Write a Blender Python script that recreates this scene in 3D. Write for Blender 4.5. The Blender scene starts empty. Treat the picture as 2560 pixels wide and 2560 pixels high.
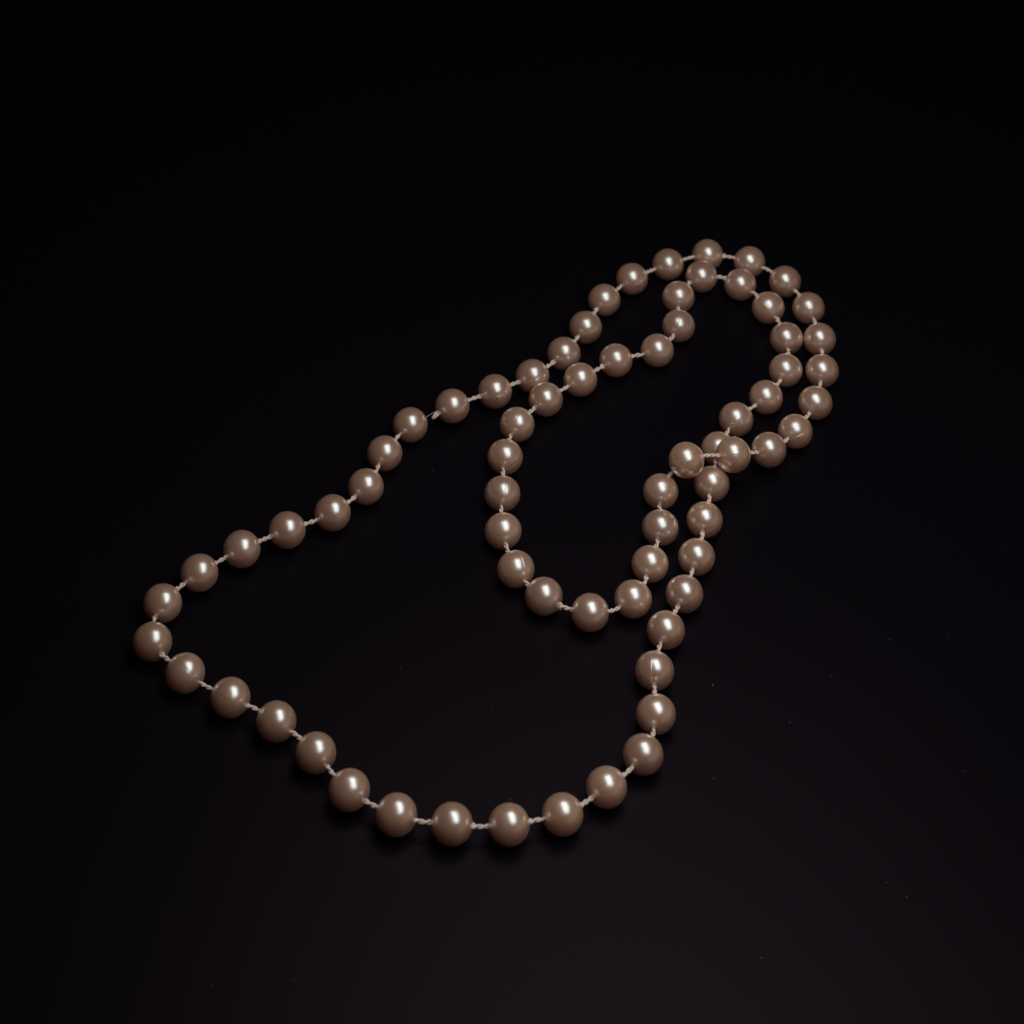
import bpy, math, random
from mathutils import Vector, Matrix

# Units: 1 Blender unit = 1 cm.  A strand of imitation pearls (8 mm) lying on a dark tabletop.
random.seed(7)
SC = bpy.context.scene
COL = SC.collection

# ---------------------------------------------------------------- camera
cam_data = bpy.data.cameras.new("camera")
cam = bpy.data.objects.new("camera", cam_data)
COL.objects.link(cam)
cam_data.sensor_width = 36.0
cam_data.lens = 5569.5 / 2560 * 36.0
cam_data.shift_y = (-95 - 1280) / 2560
cam_data.clip_start = 0.5
cam_data.clip_end = 2000
_r = Vector((0.997409, 0.040023, 0.059776))
_u = Vector((-0.071938, 0.55492, 0.828788))
_b = Vector((0.0, -0.830941, 0.556361))
cam.matrix_world = Matrix(((_r.x, _u.x, _b.x, -2.4), (_r.y, _u.y, _b.y, -35.0), (_r.z, _u.z, _b.z, 37.6548), (0, 0, 0, 1)))
cam_data.dof.use_dof = True
cam_data.dof.focus_distance = 48.6
cam_data.dof.aperture_fstop = 0.3
SC.camera = cam

# ---------------------------------------------------------------- world (a dim, unlit room)
w = bpy.data.worlds.new("World")
SC.world = w
w.use_nodes = True
w.node_tree.nodes["Background"].inputs[0].default_value = (1.0, 0.70, 0.58, 1)
w.node_tree.nodes["Background"].inputs[1].default_value = 0.022

# ---------------------------------------------------------------- the one lamp, overhead, right of the strand
ld = bpy.data.lights.new("lamp", 'AREA')
ld.shape = 'RECTANGLE'
ld.size = 13.5
ld.size_y = 28.0
ld.energy = 3500
ld.color = (0.96, 1.0, 1.0)
lamp = bpy.data.objects.new("lamp", ld)
COL.objects.link(lamp)
lamp.location = (4.7, -6.6, 24.8)
lamp.rotation_euler = (0, 0, math.radians(22))

# a weak, low side light from the right (an added fill for the pearls' lower sides, not a known lamp)
fd = bpy.data.lights.new("fill", 'AREA')
fd.shape = 'RECTANGLE'
fd.size = 50.0
fd.size_y = 15.0
fd.energy = 330
fd.color = (1.0, 0.72, 0.58)
fill = bpy.data.objects.new("fill", fd)
COL.objects.link(fill)
fill.location = (27, -13, 8.5)
fill.rotation_euler = (Vector((27, -13, 8.5)) - Vector((2, -1, 0.5))).to_track_quat('Z', 'Y').to_euler()

SC.view_settings.view_transform = 'Standard'
SC.view_settings.look = 'None'
SC.view_settings.exposure = 0.0
SC.view_settings.gamma = 1.0

# ---------------------------------------------------------------- measured layout (cm on the tabletop)
PEARLS = [
    (-8.726, -5.194, 0.400), (-8.685, -4.198, 0.400), (-8.057, -3.337, 0.400), (-7.261, -2.615, 0.400),
    (-6.363, -1.999, 0.400), (-5.441, -1.423, 0.400), (-4.791, -0.598, 0.400), (-4.464, 0.431, 0.400),
    (-3.958, 1.362, 0.400), (-3.038, 2.051, 0.400), (-2.077, 2.622, 0.400), (-1.218, 3.212, 0.400),
    (-0.494, 4.046, 0.400), (0.013, 5.005, 0.400), (0.460, 6.021, 0.400), (1.149, 6.866, 0.400),
    (2.061, 7.500, 0.400), (3.075, 7.973, 0.400), (4.134, 7.818, 0.400), (4.994, 7.181, 0.400),
    (5.517, 6.261, 0.400), (5.709, 5.177, 0.400), (5.690, 4.093, 0.400), (5.449, 3.004, 0.400),
    (4.913, 2.035, 0.400), (4.219, 1.159, 0.640), (3.339, 0.573, 1.000), (2.264, 0.158, 1.160),
    (1.759, -0.113, 0.400), (1.733, -1.173, 0.400), (1.497, -2.216, 0.400), (1.126, -3.200, 0.400),
    (0.218, -3.641, 0.400), (-0.767, -3.295, 0.400), (-1.385, -2.621, 0.400), (-1.703, -1.590, 0.400),
    (-1.765, -0.515, 0.400), (-1.752, 0.589, 0.400), (-1.520, 1.615, 0.400), (-0.884, 2.481, 0.400),
    (-0.088, 3.207, 0.400), (0.750, 3.941, 0.400), (1.746, 4.383, 0.400), (2.278, 5.288, 0.400),
    (2.298, 6.321, 0.400), (2.894, 7.138, 0.400), (3.859, 6.946, 0.400), (4.518, 6.171, 0.400),
    (4.897, 5.117, 0.400), (4.812, 4.023, 0.400), (4.289, 3.071, 0.400), (3.550, 2.282, 0.400),
    (3.105, 1.302, 0.400), (2.912, 0.225, 0.400), (2.717, -0.854, 0.400), (2.510, -1.924, 0.400),
    (2.221, -2.963, 0.400), (1.807, -3.955, 0.400), (1.557, -5.013, 0.400), (1.572, -6.078, 0.400),
    (1.304, -7.054, 0.400), (0.584, -7.859, 0.400), (-0.258, -8.536, 0.400), (-1.274, -8.845, 0.400),
    (-2.360, -8.919, 0.400), (-3.429, -8.806, 0.400), (-4.376, -8.339, 0.400), (-5.112, -7.559, 0.400),
    (-5.971, -6.903, 0.400), (-6.951, -6.417, 0.400), (-7.938, -5.908, 0.400),
]
SEAMS = {10: (0.071, -0.889, 0.452), 12: (0.284, -0.534, 0.796), 13: (-0.377, -0.362, 0.853), 11: (0.458, -0.636, 0.621), 38: (-0.029, -0.443, 0.896), 41: (0.065, -0.554, 0.830), 43: (-0.079, -0.516, 0.853), 47: (-0.222, -0.672, 0.707), 24: (0.263, -0.771, 0.579), 26: (0.245, -0.596, 0.764), 27: (0.044, -0.761, 0.647), 51: (0.140, -0.626, 0.767), 54: (0.510, -0.797, 0.325), 55: (0.551, -0.737, 0.391), 56: (0.488, -0.658, 0.574), 34: (0.344, -0.213, 0.914), 37: (0.827, -0.483, 0.288), 36: (0.087, -0.853, 0.514), 58: (-0.242, -0.420, 0.875), 59: (0.251, -0.389, 0.887), 30: (-0.610, -0.715, 0.342), 5: (-0.308, -0.329, 0.893)}
PITS = [(10, (0.136, -0.926, 0.351)), (45, (0.009, -0.971, -0.240)), (35, (-0.331, -0.943, -0.037)), (56, (0.190, -0.966, -0.174)), (36, (0.714, -0.700, 0.018))]
DUST = [
    (9.46, -0.67, 0.0117), (3.15, -2.39, 0.0098), (3.14, -3.84, 0.0078), (6.04, -3.24, 0.0117), (6.61, -3.44, 0.0176),
    (7.87, -3.19, 0.0156), (7.68, -3.29, 0.0098), (7.03, -4.03, 0.0117), (5.28, -4.51, 0.0196), (5.13, -5.46, 0.0117),
    (4.34, -5.73, 0.0196), (7.87, -5.19, 0.0117), (5.73, -5.80, 0.0078), (6.37, -5.76, 0.0078), (6.30, -2.36, 0.0078),
    (6.88, -6.15, 0.0098), (4.51, -1.66, 0.0059), (2.74, -7.20, 0.0137), (3.30, -7.56, 0.0137), (4.89, -6.82, 0.0098),
    (7.79, -6.60, 0.0117), (5.82, -8.33, 0.0176), (5.95, -8.10, 0.0098), (5.96, -9.23, 0.0196), (6.32, -9.50, 0.0196),
    (6.82, -8.91, 0.0117), (3.96, -10.24, 0.0117), (4.96, -10.39, 0.0156), (3.48, -10.97, 0.0235), (8.14, -7.51, 0.0078),
    (6.25, -7.01, 0.0078), (4.55, -11.13, 0.0117), (-6.17, -10.84, 0.0156), (-3.89, -10.99, 0.0156), (-4.98, -11.59, 0.0156),
    (-5.00, -12.05, 0.0176), (-6.45, -12.25, 0.0156), (-5.10, -10.32, 0.0117), (-8.73, -2.43, 0.0137), (-9.74, -3.25, 0.0078),
    (-5.63, -0.40, 0.0098), (-3.36, 0.41, 0.0196), (-4.64, -2.77, 0.0117), (-4.98, -1.10, 0.0078), (-4.53, -1.33, 0.0078),
    (-5.01, -1.70, 0.0078), (-3.36, 0.41, 0.0235), (-3.04, -1.34, 0.0117), (-2.83, -1.63, 0.0117), (-4.98, -1.10, 0.0078),
    (-4.53, -1.33, 0.0078), (-1.65, 5.17, 0.0156), (2.80, -4.95, 0.0235), (2.34, -6.06, 0.0156), (2.74, -7.19, 0.0156),
    (-0.59, -6.27, 0.0176), (0.92, -5.83, 0.0098), (0.09, -6.74, 0.0098), (-1.74, -5.86, 0.0137), (-1.26, -8.01, 0.0235),
    (-0.82, -7.90, 0.0137), (-3.64, -5.07, 0.0137), (-4.85, -6.45, 0.0098), (2.16, -0.09, 0.0117), (3.15, -2.39, 0.0117),
    (3.14, -3.84, 0.0117), (-8.38, 9.45, 0.0196), (-7.27, 9.43, 0.0196), (-11.48, 10.38, 0.0117), (6.00, 2.12, 0.0098),
]
FIBRES = [
    [(4.53, -2.06), (4.70, -2.12), (4.95, -2.34), (5.14, -2.57), (5.32, -2.85)],
    [(-5.71, -1.88), (-5.48, -2.02), (-5.32, -2.13), (-5.13, -2.29), (-4.94, -2.44)],
    [(-7.68, -5.86), (-7.56, -5.99), (-7.47, -6.08), (-7.37, -6.17)],
]

R = 0.4           # pearl radius across the hole
OBLATE = 0.985    # along the hole


# ---------------------------------------------------------------- materials
def new_mat(name):
    m = bpy.data.materials.new(name)
    m.use_nodes = True
    nt = m.node_tree
    return m, nt, nt.nodes["Principled BSDF"]


def node(nt, kind, **kw):
    nd = nt.nodes.new(kind)
    for k_, v in kw.items():
        setattr(nd, k_, v)
    return nd


def pearl_material():
    m, nt, p = new_mat("pearl_lacquer")
    tc = node(nt, "ShaderNodeTexCoord")
    oi = node(nt, "ShaderNodeObjectInfo")
    add = node(nt, "ShaderNodeVectorMath", operation='ADD')
    mul = node(nt, "ShaderNodeVectorMath", operation='SCALE')
    nt.links.new(oi.outputs["Random"], mul.inputs["Scale"])
    mul.inputs[0].default_value = (37.0, 91.0, 53.0)
    nt.links.new(tc.outputs["Object"], add.inputs[0])
    nt.links.new(mul.outputs[0], add.inputs[1])
    # soft uneven tint of the nacre-like coat, differing a little from pearl to pearl
    n1 = node(nt, "ShaderNodeTexNoise")
    n1.inputs["Scale"].default_value = 4.0
    n1.inputs["Detail"].default_value = 3.0
    nt.links.new(add.outputs[0], n1.inputs["Vector"])
    ramp = node(nt, "ShaderNodeValToRGB")
    ramp.color_ramp.elements[0].position = 0.3
    ramp.color_ramp.elements[0].color = (0.515, 0.278, 0.182, 1)
    ramp.color_ramp.elements[1].position = 0.7
    ramp.color_ramp.elements[1].color = (0.585, 0.323, 0.213, 1)
    nt.links.new(n1.outputs[0], ramp.inputs[0])
    hsv = node(nt, "ShaderNodeHueSaturation")
    vr = node(nt, "ShaderNodeMapRange")
    vr.inputs[3].default_value = 0.87
    vr.inputs[4].default_value = 1.1
    nt.links.new(oi.outputs["Random"], vr.inputs[0])
    nt.links.new(vr.outputs[0], hsv.inputs["Value"])
    nt.links.new(ramp.outputs[0], hsv.inputs["Color"])
    nt.links.new(hsv.outputs[0], p.inputs["Base Color"])
    p.inputs["Metallic"].default_value = 0.0
    # pearlescent grain
    n2 = node(nt, "ShaderNodeTexNoise")
    n2.inputs["Scale"].default_value = 42.0
    n2.inputs["Detail"].default_value = 2.0
    nt.links.new(add.outputs[0], n2.inputs["Vector"])
    n3 = node(nt, "ShaderNodeTexNoise")
    n3.inputs["Scale"].default_value = 6.0
    n3.inputs["Detail"].default_value = 4.0
    nt.links.new(add.outputs[0], n3.inputs["Vector"])
    mr = node(nt, "ShaderNodeMapRange")
    mr.inputs[1].default_value = 0.3
    mr.inputs[2].default_value = 0.7
    mr.inputs[3].default_value = 0.40
    mr.inputs[4].default_value = 0.50
    nt.links.new(n3.outputs[0], mr.inputs[0])
    nt.links.new(mr.outputs[0], p.inputs["Roughness"])
    b1 = node(nt, "ShaderNodeBump")
    b1.inputs["Strength"].default_value = 0.16
    b1.inputs["Distance"].default_value = 0.01
    nt.links.new(n2.outputs[0], b1.inputs["Height"])
    b2 = node(nt, "ShaderNodeBump")
    b2.inputs["Strength"].default_value = 0.06
    b2.inputs["Distance"].default_value = 0.05
    nt.links.new(n3.outputs[0], b2.inputs["Height"])
    nt.links.new(b1.outputs[0], b2.inputs["Normal"])
    nt.links.new(b2.outputs[0], p.inputs["Normal"])
    p.inputs["Subsurface Weight"].default_value = 1.0
    p.inputs["Subsurface Radius"].default_value = (1.0, 0.72, 0.55)
    p.inputs["Subsurface Scale"].default_value = 1.0
    p.inputs["IOR"].default_value = 1.5
    # mirror-like pigment layer over the body: reflects evenly at every angle
    gl = node(nt, "ShaderNodeBsdfGlossy")
    gl.inputs["Color"].default_value = (0.88, 1.0, 1.0, 1)
    gl.inputs["Roughness"].default_value = 0.235
    nt.links.new(b2.outputs[0], gl.inputs["Normal"])
    mx = node(nt, "ShaderNodeMixShader")
    lw = node(nt, "ShaderNodeLayerWeight")
    lw.inputs["Blend"].default_value = 0.5
    pw = node(nt, "ShaderNodeMath", operation='POWER')
    pw.inputs[1].default_value = 1.4
    nt.links.new(lw.outputs["Facing"], pw.inputs[0])
    ma = node(nt, "ShaderNodeMath", operation='MULTIPLY_ADD')
    ma.inputs[1].default_value = 0.55
    ma.inputs[2].default_value = 0.0
    nt.links.new(pw.outputs[0], ma.inputs[0])
    mx.inputs[0].default_value = 0.17
    # the lacquer's own sheen grows towards the rim and mirrors the neighbouring pearls
    g3 = node(nt, "ShaderNodeBsdfGlossy")
    g3.inputs["Roughness"].default_value = 0.17
    nt.links.new(ma.outputs[0], g3.inputs["Color"])
    nt.links.new(b2.outputs[0], g3.inputs["Normal"])
    ad = node(nt, "ShaderNodeAddShader")
    # broad silky lobe under it
    g2 = node(nt, "ShaderNodeBsdfGlossy")
    g2.inputs["Color"].default_value = (0.95, 0.92, 0.89, 1)
    g2.inputs["Roughness"].default_value = 0.345
    nt.links.new(b2.outputs[0], g2.inputs["Normal"])
    m2 = node(nt, "ShaderNodeMixShader")
    m2.inputs[0].default_value = 0.26
    nt.links.new(p.outputs[0], m2.inputs[1])
    nt.links.new(g2.outputs[0], m2.inputs[2])
    nt.links.new(m2.outputs[0], mx.inputs[1])
    nt.links.new(gl.outputs[0], mx.inputs[2])
    nt.links.new(mx.outputs[0], ad.inputs[0])
    nt.links.new(g3.outputs[0], ad.inputs[1])
    nt.links.new(ad.outputs[0], nt.nodes["Material Output"].inputs["Surface"])
    return m


def table_material():
    m, nt, p = new_mat("black_tabletop")
    tc = node(nt, "ShaderNodeTexCoord")
    n1 = node(nt, "ShaderNodeTexNoise")
    n1.inputs["Scale"].default_value = 0.22
    n1.inputs["Detail"].default_value = 5.0
    nt.links.new(tc.outputs["Object"], n1.inputs["Vector"])
    ramp = node(nt, "ShaderNodeValToRGB")
    ramp.color_ramp.elements[0].position = 0.32
    ramp.color_ramp.elements[0].color = (0.0022, 0.0021, 0.0044, 1)
    ramp.color_ramp.elements[1].position = 0.68
    ramp.color_ramp.elements[1].color = (0.0028, 0.0023, 0.0047, 1)
    nt.links.new(n1.outputs[0], ramp.inputs[0])
    nt.links.new(ramp.outputs[0], p.inputs["Base Color"])
    n2 = node(nt, "ShaderNodeTexNoise")
    n2.inputs["Scale"].default_value = 60.0
    n2.inputs["Detail"].default_value = 4.0
    nt.links.new(tc.outputs["Object"], n2.inputs["Vector"])
    b = node(nt, "ShaderNodeBump")
    b.inputs["Strength"].default_value = 0.12
    b.inputs["Distance"].default_value = 0.004
    nt.links.new(n2.outputs[0], b.inputs["Height"])
    nt.links.new(b.outputs[0], p.inputs["Normal"])
    p.inputs["Roughness"].default_value = 0.46
    p.inputs["Specular IOR Level"].default_value = 0.105
    p.inputs["Specular Tint"].default_value = (1.0, 0.63, 0.76, 1)
    return m


def simple_material(name, col, rough, spec=0.5, metallic=0.0, var=0.0, scale=20.0):
    m, nt, p = new_mat(name)
    tc = node(nt, "ShaderNodeTexCoord")
    n1 = node(nt, "ShaderNodeTexNoise")
    n1.inputs["Scale"].default_value = scale
    n1.inputs["Detail"].default_value = 3.0
    nt.links.new(tc.outputs["Object"], n1.inputs["Vector"])
    ramp = node(nt, "ShaderNodeValToRGB")
    ramp.color_ramp.elements[0].position = 0.3
    ramp.color_ramp.elements[0].color = tuple(c * (1 - var) for c in col) + (1,)
    ramp.color_ramp.elements[1].position = 0.7
    ramp.color_ramp.elements[1].color = tuple(min(1, c * (1 + var)) for c in col) + (1,)
    nt.links.new(n1.outputs[0], ramp.inputs[0])
    nt.links.new(ramp.outputs[0], p.inputs["Base Color"])
    p.inputs["Roughness"].default_value = rough
    p.inputs["Specular IOR Level"].default_value = spec
    p.inputs["Metallic"].default_value = metallic
    return m


M_PEARL = pearl_material()
M_TABLE = table_material()
M_CORD = simple_material("cream_cord", (0.93, 0.72, 0.61), 0.36, 0.6, var=0.1, scale=30)
M_WIRE = simple_material("thin_wire", (0.34, 0.22, 0.18), 0.3, 0.6, metallic=0.6, var=0.2)
M_PIT = simple_material("pit_shade", (0.012, 0.008, 0.007), 0.8, 0.1)
M_DUST = simple_material("dust_grain", (0.36, 0.36, 0.36), 0.8, 0.2, var=0.5, scale=1.7)
M_FIBRE = simple_material("fine_lint", (0.022, 0.016, 0.018), 0.8, 0.1, var=0.3)


def mesh_object(name, verts, faces, mat, parent=None, smooth=True):
    me = bpy.data.meshes.new(name)
    me.from_pydata([tuple(v) for v in verts], [], faces)
    me.materials.append(mat)
    if smooth:
        me.polygons.foreach_set("use_smooth", [True] * len(me.polygons))
    me.update()
    o = bpy.data.objects.new(name, me)
    COL.objects.link(o)
    if parent is not None:
        o.parent = parent
    return o


# ---------------------------------------------------------------- the tabletop (one sheet reaching far out of frame)
TN = 24
TS = 220.0
tv = [(-TS + 2 * TS * i / TN, -TS + 2 * TS * j / TN, 0.0) for j in range(TN + 1) for i in range(TN + 1)]
tf = [(j * (TN + 1) + i, j * (TN + 1) + i + 1, (j + 1) * (TN + 1) + i + 1, (j + 1) * (TN + 1) + i)
      for j in range(TN) for i in range(TN)]
table = mesh_object("tabletop", tv, tf, M_TABLE, smooth=False)
table["kind"] = "structure"
table["label"] = "plain matt black tabletop under the pearl necklace"

# ---------------------------------------------------------------- the necklace
N = len(PEARLS)
POS = [Vector(p_) for p_ in PEARLS]
TAN = [(POS[(i + 1) % N] - POS[i - 1]).normalized() for i in range(N)]

necklace = bpy.data.objects.new("pearl_necklace", None)
COL.objects.link(necklace)
necklace.location = (0, 0, 0)
necklace["label"] = "long string of cream pearls on twisted cord, lying in loops on the black tabletop"
necklace["category"] = "necklace"


def pearl_mesh(rng, seam_kind):
    """Unit pearl (radius R) with its hole along local Z and the mould seam in the local YZ plane's great circle x = 0."""
    nu, nv = 128, 64
    verts, faces = [], []
    ph = [rng.uniform(0, 6.28) for _ in range(6)]
    a1, a2, a3 = rng.uniform(0.002, 0.007), rng.uniform(0.001, 0.004), rng.uniform(-0.008, 0.008)
    step = rng.choice((-1, 1)) * rng.uniform(0.012, 0.019)
    tail = rng.uniform(0, 6.28)
    for j in range(nv + 1):
        th = math.pi * j / nv
        # a drilled hole: the poles sink in over a small radius
        for i in range(nu):
            # columns crowd towards the seam so that its edge is crisp
            q = 2 * math.pi * i / nu
            u = q - 0.46 * math.sin(2 * (q - math.pi / 2))
            x, y, z = math.sin(th) * math.cos(u), math.sin(th) * math.sin(u), math.cos(th)
            r = 1.0 + a1 * math.sin(2 * u + ph[0]) * math.sin(th) ** 2 + a2 * math.sin(3 * th + ph[1]) * math.cos(u + ph[2]) * math.sin(th) + a3 * math.cos(2 * th)
            if seam_kind:
                amt = 0.72 + 0.28 * math.sin(th * 2 + tail)
                if y < 0:
                    amt *= 0.5
                sgn = math.tanh(x / 0.015)
                r += step * amt * 0.5 * sgn * math.exp(-(x / 0.22) ** 2)
                r += 0.005 * amt * seam_kind * math.exp(-(x / 0.014) ** 2)
            rho = math.sin(th)
            r -= 0.05 * math.exp(-(rho / 0.085) ** 2)
            verts.append((R * r * x, R * r * y, R * r * z * OBLATE))
    for j in range(nv):
        for i in range(nu):
            i2 = (i + 1) % nu
            faces.append((j * nu + i, (j + 1) * nu + i, (j + 1) * nu + i2, j * nu + i2))
    me = bpy.data.meshes.new("pearl")
    me.from_pydata(verts, [], faces)
    me.materials.append(M_PEARL)
    me.polygons.foreach_set("use_smooth", [True] * len(me.polygons))
    me.update()
    return me


rng = random.Random(21)
PLAIN = [pearl_mesh(rng, 0) for _ in range(6)]
SEAMED = [pearl_mesh(rng, (1, -1, 1, 0.4, -0.5, 1.2)[k_]) for k_ in range(6)]

# a shallow dark moulding pit (a small bowl), shared
pv, pf = [], []
for j in range(4):
    for i in range(10):
        rr = 0.021 * j / 3 + 0.001
        pv.append((rr * math.cos(i * 0.6283), rr * 0.75 * math.sin(i * 0.6283), 0.0035 * (1 - (j / 3) ** 2) - 0.001))
for j in range(3):
    for i in range(10):
        pf.append((j * 10 + i, (j + 1) * 10 + i, (j + 1) * 10 + (i + 1) % 10, j * 10 + (i + 1) % 10))
pit_me = bpy.data.meshes.new("pit")
pit_me.from_pydata(pv, [], pf)
pit_me.materials.append(M_PIT)
pit_me.update()

pearls = []
for i in range(N):
    zax = TAN[i]
    if i in SEAMS:
        nrm = Vector(SEAMS[i])
        xax = zax.cross(nrm).normalized()
        yax = zax.cross(xax)
        if yax.dot(nrm) < 0:
            xax, yax = -xax, -yax
        me = SEAMED[i % 6]
    else:
        a = rng.uniform(0, 6.28)
        ref = Vector((0, 0, 1)).cross(zax).normalized()
        xax = (ref * math.cos(a) + zax.cross(ref) * math.sin(a)).normalized()
        yax = zax.cross(xax)
        me = PLAIN[i % 6] if rng.random() < 0.88 else SEAMED[(i * 5) % 6]
    mw = Matrix(((xax.x, yax.x, zax.x, POS[i].x), (xax.y, yax.y, zax.y, POS[i].y), (xax.z, yax.z, zax.z, POS[i].z), (0, 0, 0, 1)))
    o = bpy.data.objects.new("pearl", me)
    COL.objects.link(o)
    o.parent = necklace
    o.matrix_world = mw
    pearls.append(o)
for i, nv_ in PITS:
    nrm = Vector(nv_).normalized()
    o = bpy.data.objects.new("pit", pit_me)
    COL.objects.link(o)
    o.parent = pearls[i]
    rot = nrm.to_track_quat('Z', 'Y').to_matrix().to_4x4()
    want = Matrix.Translation(POS[i] + nrm * R * 1.001) @ rot
    o.matrix_parent_inverse = Matrix.Identity(4)
    o.matrix_basis = pearls[i].matrix_basis.inverted() @ want
    pearls[i]["label"] = "pearl with a small dark pit in its lower side"

# ---------------------------------------------------------------- the cord: two plies twisted together, through every hole
GAP = 8           # between these two pearls the cord has come apart
cv, cf = [], []
PLY = 0.0255
SEG = 7


def tube(pts, radii, seg=SEG, closed_ends=True):
    """Sweep a round section along pts into the cord mesh."""
    base = len(cv)
    n_ = len(pts)
    prev = None
    for a in range(n_):
        t = (pts[min(a + 1, n_ - 1)] - pts[max(a - 1, 0)]).normalized()
        if prev is None:
            s = t.cross(Vector((0.3, 0.2, 1))).normalized()
        else:
            s = (prev - t * prev.dot(t)).normalized()
        prev = s
        u = t.cross(s)
        for b in range(seg):
            an = 2 * math.pi * b / seg
            cv.append(pts[a] + (s * math.cos(an) + u * math.sin(an)) * radii[a])
    for a in range(n_ - 1):
        for b in range(seg):
            b2 = (b + 1) % seg
            cf.append((base + a * seg + b, base + a * seg + b2, base + (a + 1) * seg + b2, base + (a + 1) * seg + b))
    if closed_ends:
        cf.append(tuple(base + b for b in reversed(range(seg))))
        cf.append(tuple(base + (n_ - 1) * seg + b for b in range(seg)))


def hermite(p0, t0, p1, t1, x):
    L = (p1 - p0).length
    h00 = 2 * x ** 3 - 3 * x ** 2 + 1
    h10 = x ** 3 - 2 * x ** 2 + x
    h01 = -2 * x ** 3 + 3 * x ** 2
    h11 = x ** 3 - x ** 2
    return p0 * h00 + t0 * (h10 * L) + p1 * h01 + t1 * (h11 * L)


crng = random.Random(5)
STEPS = 52
order = [(GAP + 1 + k_) % N for k_ in range(N)]
line, offs, pitches, knots, where = [], [], [], [], {}
for i in order[:-1]:
    j = (i + 1) % N
    pitch = crng.uniform(0.24, 0.34)
    off = PLY * crng.uniform(0.82, 1.12)
    wob = Vector((crng.uniform(-1, 1), crng.uniform(-1, 1), crng.uniform(-0.6, 0.6))) * 0.02
    where[i] = len(line)
    knot = crng.choice((0.37, 0.40, 0.60, 0.63, 2.0, 2.0))
    swell = crng.uniform(0.25, 0.6)
    for k_ in range(STEPS):
        x = k_ / STEPS
        bow = max(0.0, math.sin(math.pi * (x - 0.3) / 0.4)) if 0.3 < x < 0.7 else 0.0
        line.append(hermite(POS[i], TAN[i], POS[j], TAN[j], x) + wob * bow)
        kn = swell * math.exp(-((x - knot) / 0.03) ** 2)
        offs.append(off * (1 + 0.5 * kn + crng.uniform(-0.08, 0.08)))
        knots.append(1 + kn + crng.uniform(-0.05, 0.05))
        pitches.append(pitch)
line.append(POS[order[-1]])
offs.append(PLY)
knots.append(1.0)
pitches.append(0.3)
plies = ([], [])
rads = ([], [])
phase = 0.0
for a in range(len(line)):
    t = (line[min(a + 1, len(line) - 1)] - line[max(a - 1, 0)]).normalized()
    s = t.cross(Vector((0, 0, 1))).normalized()
    u = s.cross(t)
    if a:
        phase += 2 * math.pi * (line[a] - line[a - 1]).length / pitches[a]
    for q in (0, 1):
        an = phase + math.pi * q
        plies[q].append(line[a] + (s * math.cos(an) + u * math.sin(an)) * offs[a])
        rads[q].append(PLY * knots[a] * (1 + 0.13 * math.sin(a * 1.7 + 2 * q)))
for q in (0, 1):
    tube(plies[q], rads[q])
cord = mesh_object("cord", cv, cf, M_CORD, necklace)
cord["label"] = "twisted cream cord running through the pearls, broken at one gap"

# stray filaments where the cord enters the pearls
cv, cf = [], []
for i in order[:-1]:
    for _ in range(crng.choice((0, 0, 0, 1, 1, 2, 3))):
        k_ = where[i] + crng.choice((20, 21, 22, 23, 29, 30, 31, 32))
        d = Vector((crng.uniform(-1, 1), crng.uniform(-1, 1), crng.uniform(-0.5, 1))).normalized()
        b0 = plies[crng.randint(0, 1)][k_]
        ln = crng.uniform(0.03, 0.08)
        bend = Vector((crng.uniform(-1, 1), crng.uniform(-1, 1), crng.uniform(-1, 1))) * 0.4
        tube([b0 + (d * a + bend * a * a) * ln for a in (0, 0.35, 0.7, 1)], [0.006, 0.005, 0.004, 0.003], 5)

# a frayed tuft beside the lowest pearls of the inner loop (pearl 33, towards pearl 32)
b0 = hermite(POS[32], TAN[32], POS[33], TAN[33], 0.62)
for a in range(7):
    d = Vector((crng.uniform(-0.6, 0.5), -1.0, crng.uniform(-0.8, 0.3))).normalized()
    ln = crng.uniform(0.07, 0.15)
    tube([b0 + d * ln * x + Vector((crng.uniform(-1, 1), crng.uniform(-1, 1), 0)) * 0.012 for x in (0, 0.35, 0.7, 1)], [0.008, 0.006, 0.005, 0.003], 5)

# the loose end at the gap: a frayed stub on the far pearl
pa, pb = POS[GAP + 1], POS[GAP]
dr = (pb - pa).normalized()
side = dr.cross(Vector((0, 0, 1))).normalized()
ex = pa + dr * R * 0.93
for a in range(16):
    o0 = side * crng.uniform(-0.035, 0.05) + Vector((0, 0, crng.uniform(-0.04, 0.035)))
    sg = 1 if side.y < 0 else -1
    tgt = ex + dr * crng.uniform(0.11, 0.24) + side * sg * crng.uniform(0.02, 0.085) + Vector((0, 0, crng.uniform(-0.09, 0.0)))
    mid = ex + (tgt - ex) * 0.5 + o0 * 0.8
    tube([ex + o0 * 0.7 - dr * 0.04, mid, tgt], [0.013, 0.014, 0.006], 6)
fray = mesh_object("frayed_threads", cv, cf, M_CORD, necklace)
fray["kind"] = "stuff"

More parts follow.
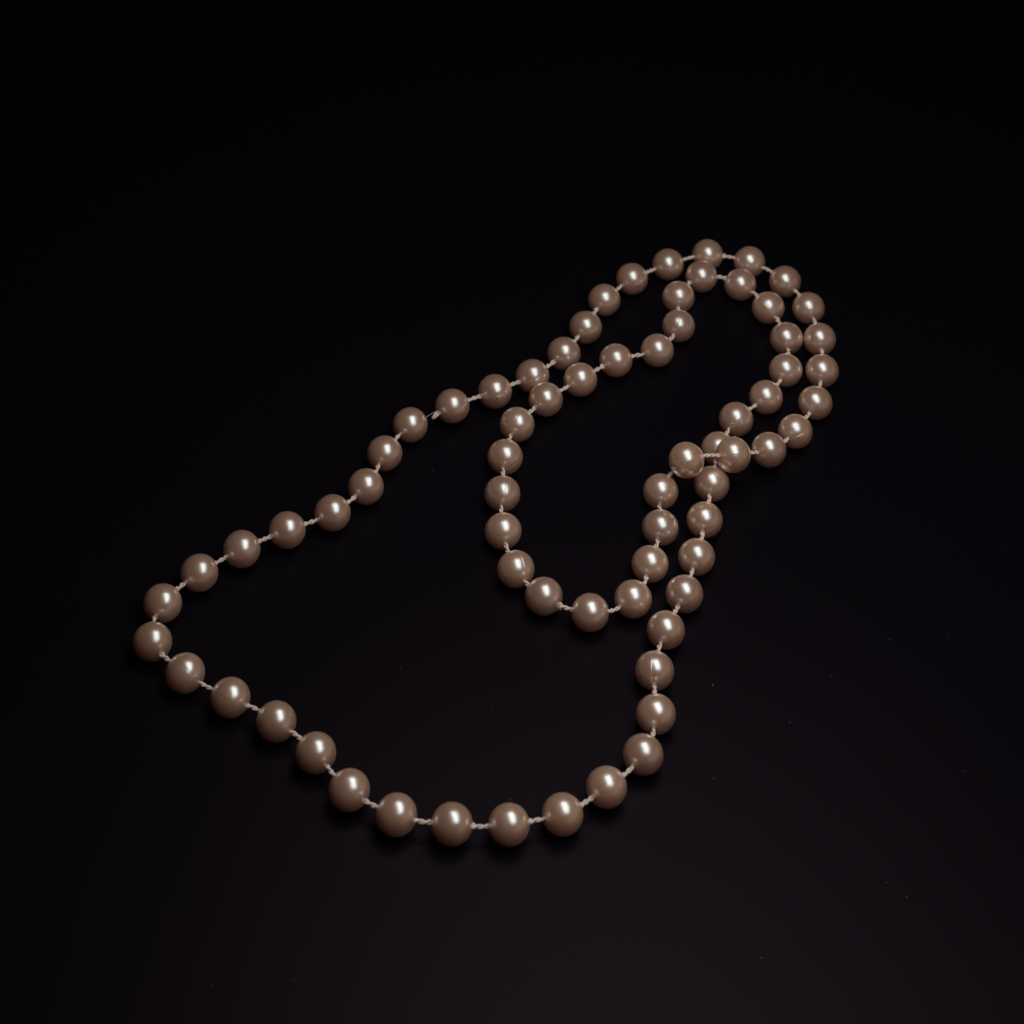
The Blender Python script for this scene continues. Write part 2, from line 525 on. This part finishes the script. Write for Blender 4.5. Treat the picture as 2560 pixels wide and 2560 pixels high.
# the thin bare wire that still bridges the gap
cv, cf = [], []
wa = pa + dr * R * 0.9 - side * sg * 0.045 + Vector((0, 0, 0.03))
wb = pb - dr * R * 0.9 + Vector((0, 0, 0.0))
tube([wa, wa.lerp(wb, 0.35) + Vector((0, 0, 0.012)), wa.lerp(wb, 0.7) + Vector((0, 0, 0.008)), wb], [0.013, 0.012, 0.012, 0.013], 8)
mesh_object("wire", cv, cf, M_WIRE, necklace)

# ---------------------------------------------------------------- dust and lint on the tabletop
dv, df = [], []
drng = random.Random(3)


def speck(x, y, s):
    base = len(dv)
    rot = drng.uniform(0, 6.28)
    ax, ay, az = s * drng.uniform(0.8, 1.5), s * drng.uniform(0.5, 0.9), s * drng.uniform(0.5, 0.9)
    for (px, py, pz) in ((1, 0, 0.5), (-1, 0, 0.5), (0, 1, 0.5), (0, -1, 0.5), (0, 0, 1.3), (0, 0, 0.0), (0.7, 0.7, 0.8), (-0.6, -0.7, 0.7)):
        px, py = px * ax * drng.uniform(0.7, 1.1), py * ay * drng.uniform(0.7, 1.1)
        dv.append((x + px * math.cos(rot) - py * math.sin(rot), y + px * math.sin(rot) + py * math.cos(rot), 0.001 + pz * az))
    for f in ((0, 6, 4), (6, 2, 4), (2, 1, 4), (1, 7, 4), (7, 3, 4), (3, 0, 4), (6, 0, 5), (2, 6, 5), (1, 2, 5), (7, 1, 5), (3, 7, 5), (0, 3, 5)):
        df.append(tuple(base + k_ for k_ in f))


for (x, y, s) in DUST:
    speck(x, y, s * 0.5)
for _ in range(60):
    speck(drng.uniform(-11, 10), drng.uniform(-14, 9), drng.choice((0.0022, 0.0026, 0.003, 0.0036)))
dust = mesh_object("dust", dv, df, M_DUST, smooth=False)
dust["kind"] = "stuff"
dust["label"] = "pale dust grains scattered over the black tabletop"

cv, cf = [], []
for f in FIBRES:
    pts = [Vector((x, y, 0.006)) for x, y in f]
    fine = []
    for a in range(len(pts) - 1):
        for k_ in range(5):
            fine.append(pts[a].lerp(pts[a + 1], k_ / 5) + Vector((drng.uniform(-1, 1), drng.uniform(-1, 1), 0)) * 0.004)
    fine.append(pts[-1])
    tube(fine, [0.0025] * len(fine), 5)
lint = mesh_object("lint", cv, cf, M_FIBRE)
lint["kind"] = "stuff"
lint["label"] = "hair-thin dark lint fibres lying on the tabletop"
